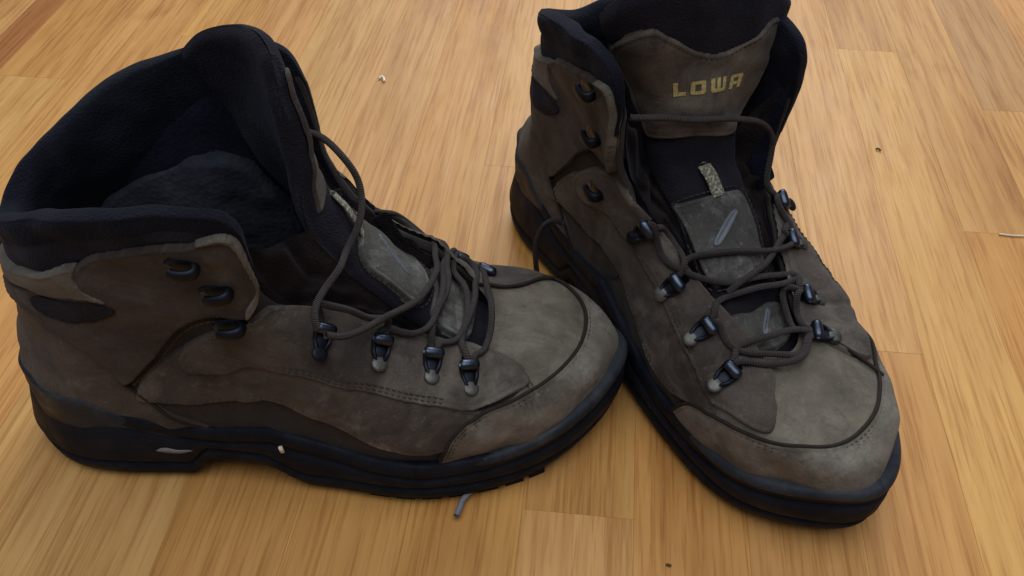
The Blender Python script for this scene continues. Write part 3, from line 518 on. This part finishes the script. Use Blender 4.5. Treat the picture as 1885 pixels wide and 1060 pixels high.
    for f_ in (lambda p:p,mirp):
        sg=1 if f_([(1,0)])[0][0]==1 else -1
        for dd in (.0022,.0042): stitches(mb,sk,f_(quarter[0:9]),.0030,dd,sg)
        for dd in (.0020,.0040): stitches(mb,sk,f_([(6.45,2.3),(6.6,2.77),(6.70,3.22),(6.74,3.68)]),.0030,dd,sg)
        stitches(mb,sk,f_(quarter[21:27]),.0030,.0022,sg); stitches(mb,sk,f_(flap[11:18]),.0036,.0022,sg)
        stitches(mb,sk,f_(side[0:11]),.0019,.0022,sg); stitches(mb,sk,f_(hc[1:7]),.0011,.0022,sg)
    o=mb.build('stitching',M['stitch'],root,True,mir); o['kind']='stuff'
    # --- tongue
    G=np.array(P['tongue'],float); R_=len(G)
    def TS(a,b):
        a,b=np.broadcast_arrays(np.asarray(a,float),np.asarray(b,float)); sh=a.shape; a=a.ravel(); b=b.ravel()
        rows=np.stack([catmull(G[r],a) for r in range(R_)],0); n=np.arange(len(a)); i=np.clip(np.floor(b).astype(int),0,R_-2); f=(b-i)[:,None]
        def g(k):
            q=rows[np.clip(k,0,R_-1),n]; q=np.where((k<0)[:,None],2*rows[0]-rows[1],q); return np.where((k>R_-1)[:,None],2*rows[-1]-rows[-2],q)
        A,B_,C_,D=g(i-1),g(i),g(i+1),g(i+2); r=.5*((2*B_)+(-A+C_)*f+(2*A-5*B_+4*C_-D)*f*f+(-A+3*B_-3*C_+D)*f**3); return r.reshape(sh+(3,))
    def TN(a,b):
        e_=.02; n=np.cross(TS(a,b+e_)-TS(a,b-e_),TS(a+e_,b)-TS(a-e_,b)); n/=np.linalg.norm(n,axis=-1,keepdims=True)+1e-12; return n
    sgn=1. if TN(np.array([2.]),np.array([4.]))[0] @ np.array([.7,0,.7])>0 else -1.
    TN_=lambda a,b: TN(a,b)*sgn
    tk=Skin(TS,TN_)
    bb=np.linspace(0,R_-1,110); aa=np.linspace(0,4,44); th=np.interp(bb,[0,1,2,4,R_-1],P['thick'])
    A_,Bb=np.meshgrid(aa,bb,indexing='ij'); X=TS(A_,Bb); n=TN_(A_,Bb); wv=wob(X)
    edge=np.sqrt(np.clip(1-(np.abs(A_-2)/2)**10,0.0,1)); 
    topc=np.sqrt(np.clip(1-np.clip(1-Bb/.22,0,1)**2,0,1))
    hp=edge*topc*th[None]*.5
    front=X+n*(wv+hp)[...,None]; back=X+n*(wv*.5-hp)[...,None]
    loopV=np.concatenate([front,back[::-1]],0)
    ob=grid('tongue',loopV,88,110,M['tongue'],True,False,flip=(sgn<0))
    ff=lambda a,b: TS(a,b)+TN_(a,b)*(np.interp(b,bb,th)*.5)[...,None]
    fk=Skin(ff,TN_)
    tp=P['tongue_panel']; panel(fk,tp,.0012,'tongue_panel',M['leather'],root,mir,step=(.02,.03),vmax=99,poly_smooth=True)
    panel(fk,P['guard'],.0022,'lace_guard',M['leather_grey'],root,mir,step=(.02,.03),vmax=99)
    panel(fk,P['guard2'],.0020,'lace_guard',M['leather_grey'],root,mir,step=(.02,.03),vmax=99)
    for sl in P['slits']: panel(fk,sl,.0028,'scuffed_slit',M['slit'],root,mir,step=(.01,.015),vmax=99,edge=.001)
    mb=MB(); stitches(mb,fk,tp[0:P['tp_top']],.0012,.002,P.get('tps',1)); stitches(mb,fk,P['guard'],.0022,-.002,1); o=mb.build('tongue_stitching',M['stitch'],root,True,mir); o['kind']='stuff'
    # woven loop
    lp=P['loop']; q=smoothpoly(np.array(lp,float),.03); X,n=fk.at(q[:,0],q[:,1],np.interp(np.linspace(0,1,len(q)),[0,.3,.7,1],[.0008,.0022,.0022,.0016])); mb=MB(); mb.tube(X,.0042,10,True,(1,.2),np.cross(n[0],X[1]-X[0])); mb.build('lace_loop',M['loop'],root,True,mir)
    # lettering
    if P.get('text'):
        GL={'L':[[(0,0),(0,1),(.30,1),(.30,.27),(.82,.27),(.82,0)]],
            'O':[[(0,.12),(.1,0),(.9,0),(1,.12),(1,.88),(.9,1),(.1,1),(0,.88)],[(.3,.26),(.7,.26),(.7,.74),(.3,.74)]],
            'W':[[(0,.1),(0,1),(.25,1),(.25,.27),(.39,.27),(.39,1),(.63,1),(.63,.27),(.77,.27),(.77,1),(1.02,1),(1.02,.1),(.92,0),(.1,0)]],
            'A':[[(0,0),(0,.86),(.12,1),(.8,1),(.92,.86),(.92,0),(.64,0),(.64,.28),(.28,.28),(.28,0)],[(.28,.50),(.64,.50),(.64,.76),(.28,.76)]]}
        (a0,b0),(a1,b1),hgt,shear=P['text']; X=0.; mb=MB(); adv=[.98,1.16,1.18,.95]; tot=sum(adv)
        for ch,ad in zip('LOWA',adv):
            outer=GL[ch][0]; hole=GL[ch][1] if len(GL[ch])>1 else None
            ny,nx=40,44; cells=[]; pts={}; 
            for i in range(nx):
                for j in range(ny):
                    x0,y0=i/nx*1.04,j/ny; cx_,cy_=x0+.52/nx,y0+.5/ny
                    if inside(np.array([[cx_,cy_]]),np.array(outer))[0] and not (hole and inside(np.array([[cx_,cy_]]),np.array(hole))[0]):
                        ids=[]
                        for (p_,q_) in ((i,j),(i+1,j),(i+1,j+1),(i,j+1)):
                            if (p_,q_) not in pts: pts[(p_,q_)]=len(pts)
                            ids.append(pts[(p_,q_)])
                        cells.append(ids)
            loc_=np.array([(X+p_/nx*1.04*.88+shear*q_/ny,q_/ny) for (p_,q_) in pts]); s_=loc_[:,0]/tot
            a=a0+(a1-a0)*s_; b=b0+(b1-b0)*s_-hgt*loc_[:,1]
            V,_=fk.at(a,b,np.full(len(a),.0015)); mb.add(V,cells); X+=ad
        mb.build('lettering',M['print'],root,False,mir)
    # --- gusset between tongue and throat
    for name_,us,ac in (('gusset',(3.30,7.7),3.97),('gusset',(12.7,8.3),.03)):
        t=np.linspace(0,1,120); sx=np.linspace(0,1,26); uu=us[0]+(us[1]-us[0])*t
        Au=B.S(uu,np.full(120,3.82))-B.N(uu,np.full(120,3.82))*.0035; Bt=TS(np.full(120,ac),P['gb'][0]+(R_-1.6-P['gb'][0])*t**.8)
        V=Au[:,None]*(1-sx[None,:,None])+Bt[:,None]*sx[None,:,None]
        sag=np.sin(sx*np.pi)[None,:]*(.006+.004*np.sin(t*23)[:,None]*np.sin(sx*9+t[:,None]*14)); bul=P.get('bulge_m',0) if ac<1 else P.get('bulge_l',0); bw=np.sin(sx*np.pi)[None,:]*np.exp(-((t-.42)/.24)**2)[:,None]; V[...,2]-=sag*.8*(1-2*bw*(bul>0)); V[...,0]-=sag*.5; V[...,2]+=bul*bw*(1+.25*np.sin(t*26)[:,None])
        cr=(.0026*np.sin(sx[None]*10+np.sin(t*15)[:,None]*3)+.0018*np.sin(sx[None]*19-t[:,None]*31+2*np.sin(sx*7)[None])+.0011*np.sin(t[:,None]*67+sx[None]*13))*np.sin(sx*np.pi)[None]; V[...,2]+=cr; V[...,0]+=cr*.6; V[...,1]+=cr*.5*(1 if ac<1 else -1)
        grid(name_,V,120,26,M['gusset'])
    # --- hooks, rollers, rivets
    def frame(u,v,H):
        X,n=sk.at(np.array([u]),np.array([v]),np.array([H])); X=X[0]; n=n[0]; d=B.S(u,v-.15)-B.S(u,v); d=np.asarray(d).ravel(); d-=n*(d@n); d/=np.linalg.norm(d); du=np.asarray(B.S(u+.1,v)-B.S(u-.1,v)).ravel(); q=np.cross(n,du); q=q if q@d>0 else -q; d=q/np.linalg.norm(q); return X,n,d,np.cross(n,d)
    for side_,hk in (('l',P['hooks_l']),('m',P['hooks_m'])):
        for (u,v,H,ang) in hk:
            X,n,d,b=frame(u,v,H); xr=np.array([-1.,0,0]) ; d=xr-n*(xr@n); d/=np.linalg.norm(d); b=np.cross(n,d); ca,sa=math.cos(ang),math.sin(ang); d,b=d*ca+b*sa,b*ca-d*sa
            mb=MB(); mb.tube([X+d*.0080+n*.0002,X+d*.0060+n*.0006,X-d*.0030+n*.0006,X-d*.0050+n*.0002],[.0022,.0036,.0042,.0028],12,True,(1,.25),b)
            mb.tube(smoothpoly([X-d*.0034+n*.0005,X-d*.0042+n*.0030,X-d*.0036+n*.0052,X-d*.0010+n*.0062,X+d*.0030+n*.0060,X+d*.0048+n*.0052],.0007),.0021,12,True,(1.35,.85),b); mb.build('hook',M['metal_dark'],root,True,mir)
            o2=MB(); o2.dome(X+d*.0064+n*.0008,n,.0020,.0010,12,3); o2.build('rivet',M['metal'],root,True,mir)
    RF=[]
    for rg in (P['rings_l'],P['rings_m']):
        for (u,v,rot) in rg:
            X,n,d,b=frame(u,v,.0028); ca,sa=math.cos(rot),math.sin(rot); d,b=d*ca+b*sa,b*ca-d*sa; RF.append((X,n,d,b))
            mb=MB()
            mb.tube([X+n*.0026-d*.001-b*.0042,X+n*.0030-d*.001-b*.0037,X+n*.0031-d*.001-b*.0028,X+n*.0031-d*.001+b*.0028,X+n*.0030-d*.001+b*.0037,X+n*.0026-d*.001+b*.0042],[.0014,.0025,.0028,.0028,.0025,.0014],14)
            ro=mb.build('lace_roller',M['metal'],root,True,mir)
            mb=MB()
            for s_ in (-1,1): mb.tube([X+d*.009+b*s_*.0014+n*.0004,X+d*.004+b*s_*.0034+n*.0014,X-d*.001+b*s_*.0040+n*.0028],.0010,7)
            mb.tube([X-d*.006+n*.0002,X-d*.001+n*.0006,X+d*.005+n*.0006,X+d*.011+n*.0002],[.0022,.0031,.0032,.0024],10,True,(1,.2),b)
            mb.build('bracket',M['metal_dark'],ro,True,mir)
            mb=MB(); mb.dome(X+d*.0094+n*.0006,n,.0037,.0010,18,4); mb.build('rivet',M['rivet'] if rg.index((u,v,rot)) else M['metal_dark'],ro,True,mir)
    # --- laces
    mb=MB()
    gu,gv=np.meshgrid(np.arange(3.2,12.8,.06),np.linspace(1.6,3.96,40),indexing='ij'); GP,GN=sk.at(gu.ravel(),gv.ravel(),np.full(gu.size,.0030))
    ga,gb=np.meshgrid(np.linspace(.15,3.85,24),np.linspace(1.0,R_-1.8,90),indexing='ij'); HP,HN=fk.at(ga.ravel(),gb.ravel(),np.full(ga.size,.0022))
    GO=np.r_[(gv.ravel()<3.84),np.ones(ga.size,bool)]; GP=np.vstack([GP,HP]); GN=np.vstack([GN,HN])
    def clear(X,gap):
        for _ in range(3):
            D=((X[:,None]-GP[None])**2).sum(-1); k=D.argmin(1); s_=((X-GP[k])*GN[k]).sum(1); ok=(np.sqrt(D.min(1))<.012)&GO[k]&(s_>-.0065)
            push=np.where(ok,np.clip(gap-s_,0,.009),0); m_=len(push)
            ker=np.exp(-np.linspace(-2,2,9)**2); ker/=ker.sum(); sm=np.maximum(np.convolve(push,ker,'same'),push*.85); X=X+GN[k]*sm[:,None]
            if m_>12:
                Xp=np.vstack([X[:1]]*3+[X]+[X[-1:]]*3); X=np.stack([np.convolve(Xp[:,c],np.ones(7)/7,'valid') for c in range(3)],-1)
        return X
    for pl in P['laces']:
        pts=np.array(pl)/1000.
        for end in (0,1):                                # a strand that reaches a roller passes under it
            q_=pts[0] if end==0 else pts[-1]; dd_=[np.linalg.norm(q_-r_[0]) for r_ in RF]; k_=int(np.argmin(dd_))
            if dd_[k_]<.017:
                X_,n_,d_,b_=RF[k_]; sh=b_*float(np.clip((q_-X_)@b_,-.0022,.0022)); ext=np.array([X_-d_*.0068+n_*.0034+sh,X_-d_*.0030+n_*.0012+sh,X_+d_*.0012+n_*.0004+sh])
                near=np.linalg.norm(pts-X_,axis=1)>.0095
                pts=np.vstack([ext[::-1],pts[near]]) if end==0 else np.vstack([pts[near],ext])
        X=smoothpoly(pts,.0013); X=clear(X,.0012); X=X+.00025*np.sin(np.arange(len(X))[:,None]*np.array([.31,.27,.23])); mb.tube(X,.00156,9)
    mb.build('lace',M['lace'],root,True,mir)
    if P.get('loose'): mb=MB(); mb.tube(smoothpoly(np.array(P['loose'])/1000.,.0013),.00156,9); mb.build('lace_end',M['lace'],root,True,mir)
    # --- pull tab at the heel
    X,n=sk.at(np.zeros(2),np.array([3.0,3.32]),np.array([.003,.003])); mb=MB(); mid=(X[0]+X[1])/2+n[0]*.008; mb.tube(smoothpoly([X[0],X[0]*.4+mid*.6+[0,0,-.001],mid,X[1]*.4+mid*.6,X[1]],.0008),.0030,8,True,(1.8,.45),(0,1,0)); mb.build('pull_tab',M['pull'],root,True,mir)
    return root,sk,fk
BLr=make_boot(BL,(BL.loc[0],BL.loc[1]),BL.yaw,'brown nubuck hiking boot seen side on, toe pointing right, big lace loop standing up',PL)
BRr=make_boot(BR,(BR.loc[0],BR.loc[1]),BR.yaw,'brown hiking boot facing the viewer, tongue with yellow LOWA lettering showing',PR)
# left boot's stray bits
mb=MB(); mb.tube(smoothpoly(np.array(TIP)/1000,.001),.0015,8); mb.build('lace_tip',M['tip'],BLr[0])
root=BLr[0]
q,tn=sole_xy(np.array([3.99]),.0004)[0],0; mb=MB(); mb.box((.1405,q[1]-.0002,.0395),(.0008,.0001,0),(0,.0006,0),(-.0003,0,.0021)); mb.build('white_fleck',M['crumb'],root)
qs=sole_xy(np.linspace(2.62,2.90,9),.0004); mb=MB(); mb.tube(np.c_[qs,0.0262+.0006*np.sin(np.arange(9))],[.0004,.0016,.0022,.0019,.0016,.0014,.0012,.0008,.0003],6,True,(.35,1.),(0,1,0)); mb.build('scrape_mark',M['scrape'],root)

# ------------------------------------------------------------ bits on the floor
def bit(name,pts,r,m,label,cat):
    P_=np.array(pts,float); c=P_.mean(0)*[1,1,0]; mb=MB(); mb.tube(smoothpoly(P_-c,.0008),r,7); o=mb.build(name,m); o.location=c; o['label']=label; o['category']=cat; return o
def fw(w_,d_,z=.001): p_=fn*w_+fd*d_; return (p_[0],p_[1],z)
bit('crumb',[fw(-.1745,.611,.0012),fw(-.1725,.6125,.002),fw(-.1705,.6105,.0015),fw(-.1695,.607,.001)],.0011,M['crumb'],'small curled cream crumb on the floor behind the side-on boot','crumb')
bit('speck_of_dirt',[fw(.2045,.5575),fw(.206,.558,.0014),fw(.2075,.556)],.0007,M['dirt'],'dark speck of dirt on the floor right of the facing boot','speck')
bit('speck_of_dirt',[fw(.0494,.2122),fw(.0505,.2122,.0012),fw(.0515,.2118)],.0006,M['dirt'],'dark speck of dirt on the floor at the lower edge, between both boots','speck')
bit('wood_splinter',[fw(.268,.4715,.0008),fw(.276,.4708,.0008),fw(.284,.4712,.0008)],.0006,M['crumb'],'pale thin splinter along a plank end at the right edge','splinter')
for k,(a,b,c_) in enumerate((((-.0385,.2430),(-.0325,.2440),(-.0265,.2465)),((-.001,.2520),(.004,.2540),(.0080,.2568)))):
    bit('wrapper_shred',[(a[0],a[1],.001),(b[0],b[1],.0018),(c_[0],c_[1],.001)],.0005,M['tip'] if k else M['crumb'],['whitish shred under the forefoot beside the grey lace tip','grey shred under the forefoot nearest the toe'][k],'shred')
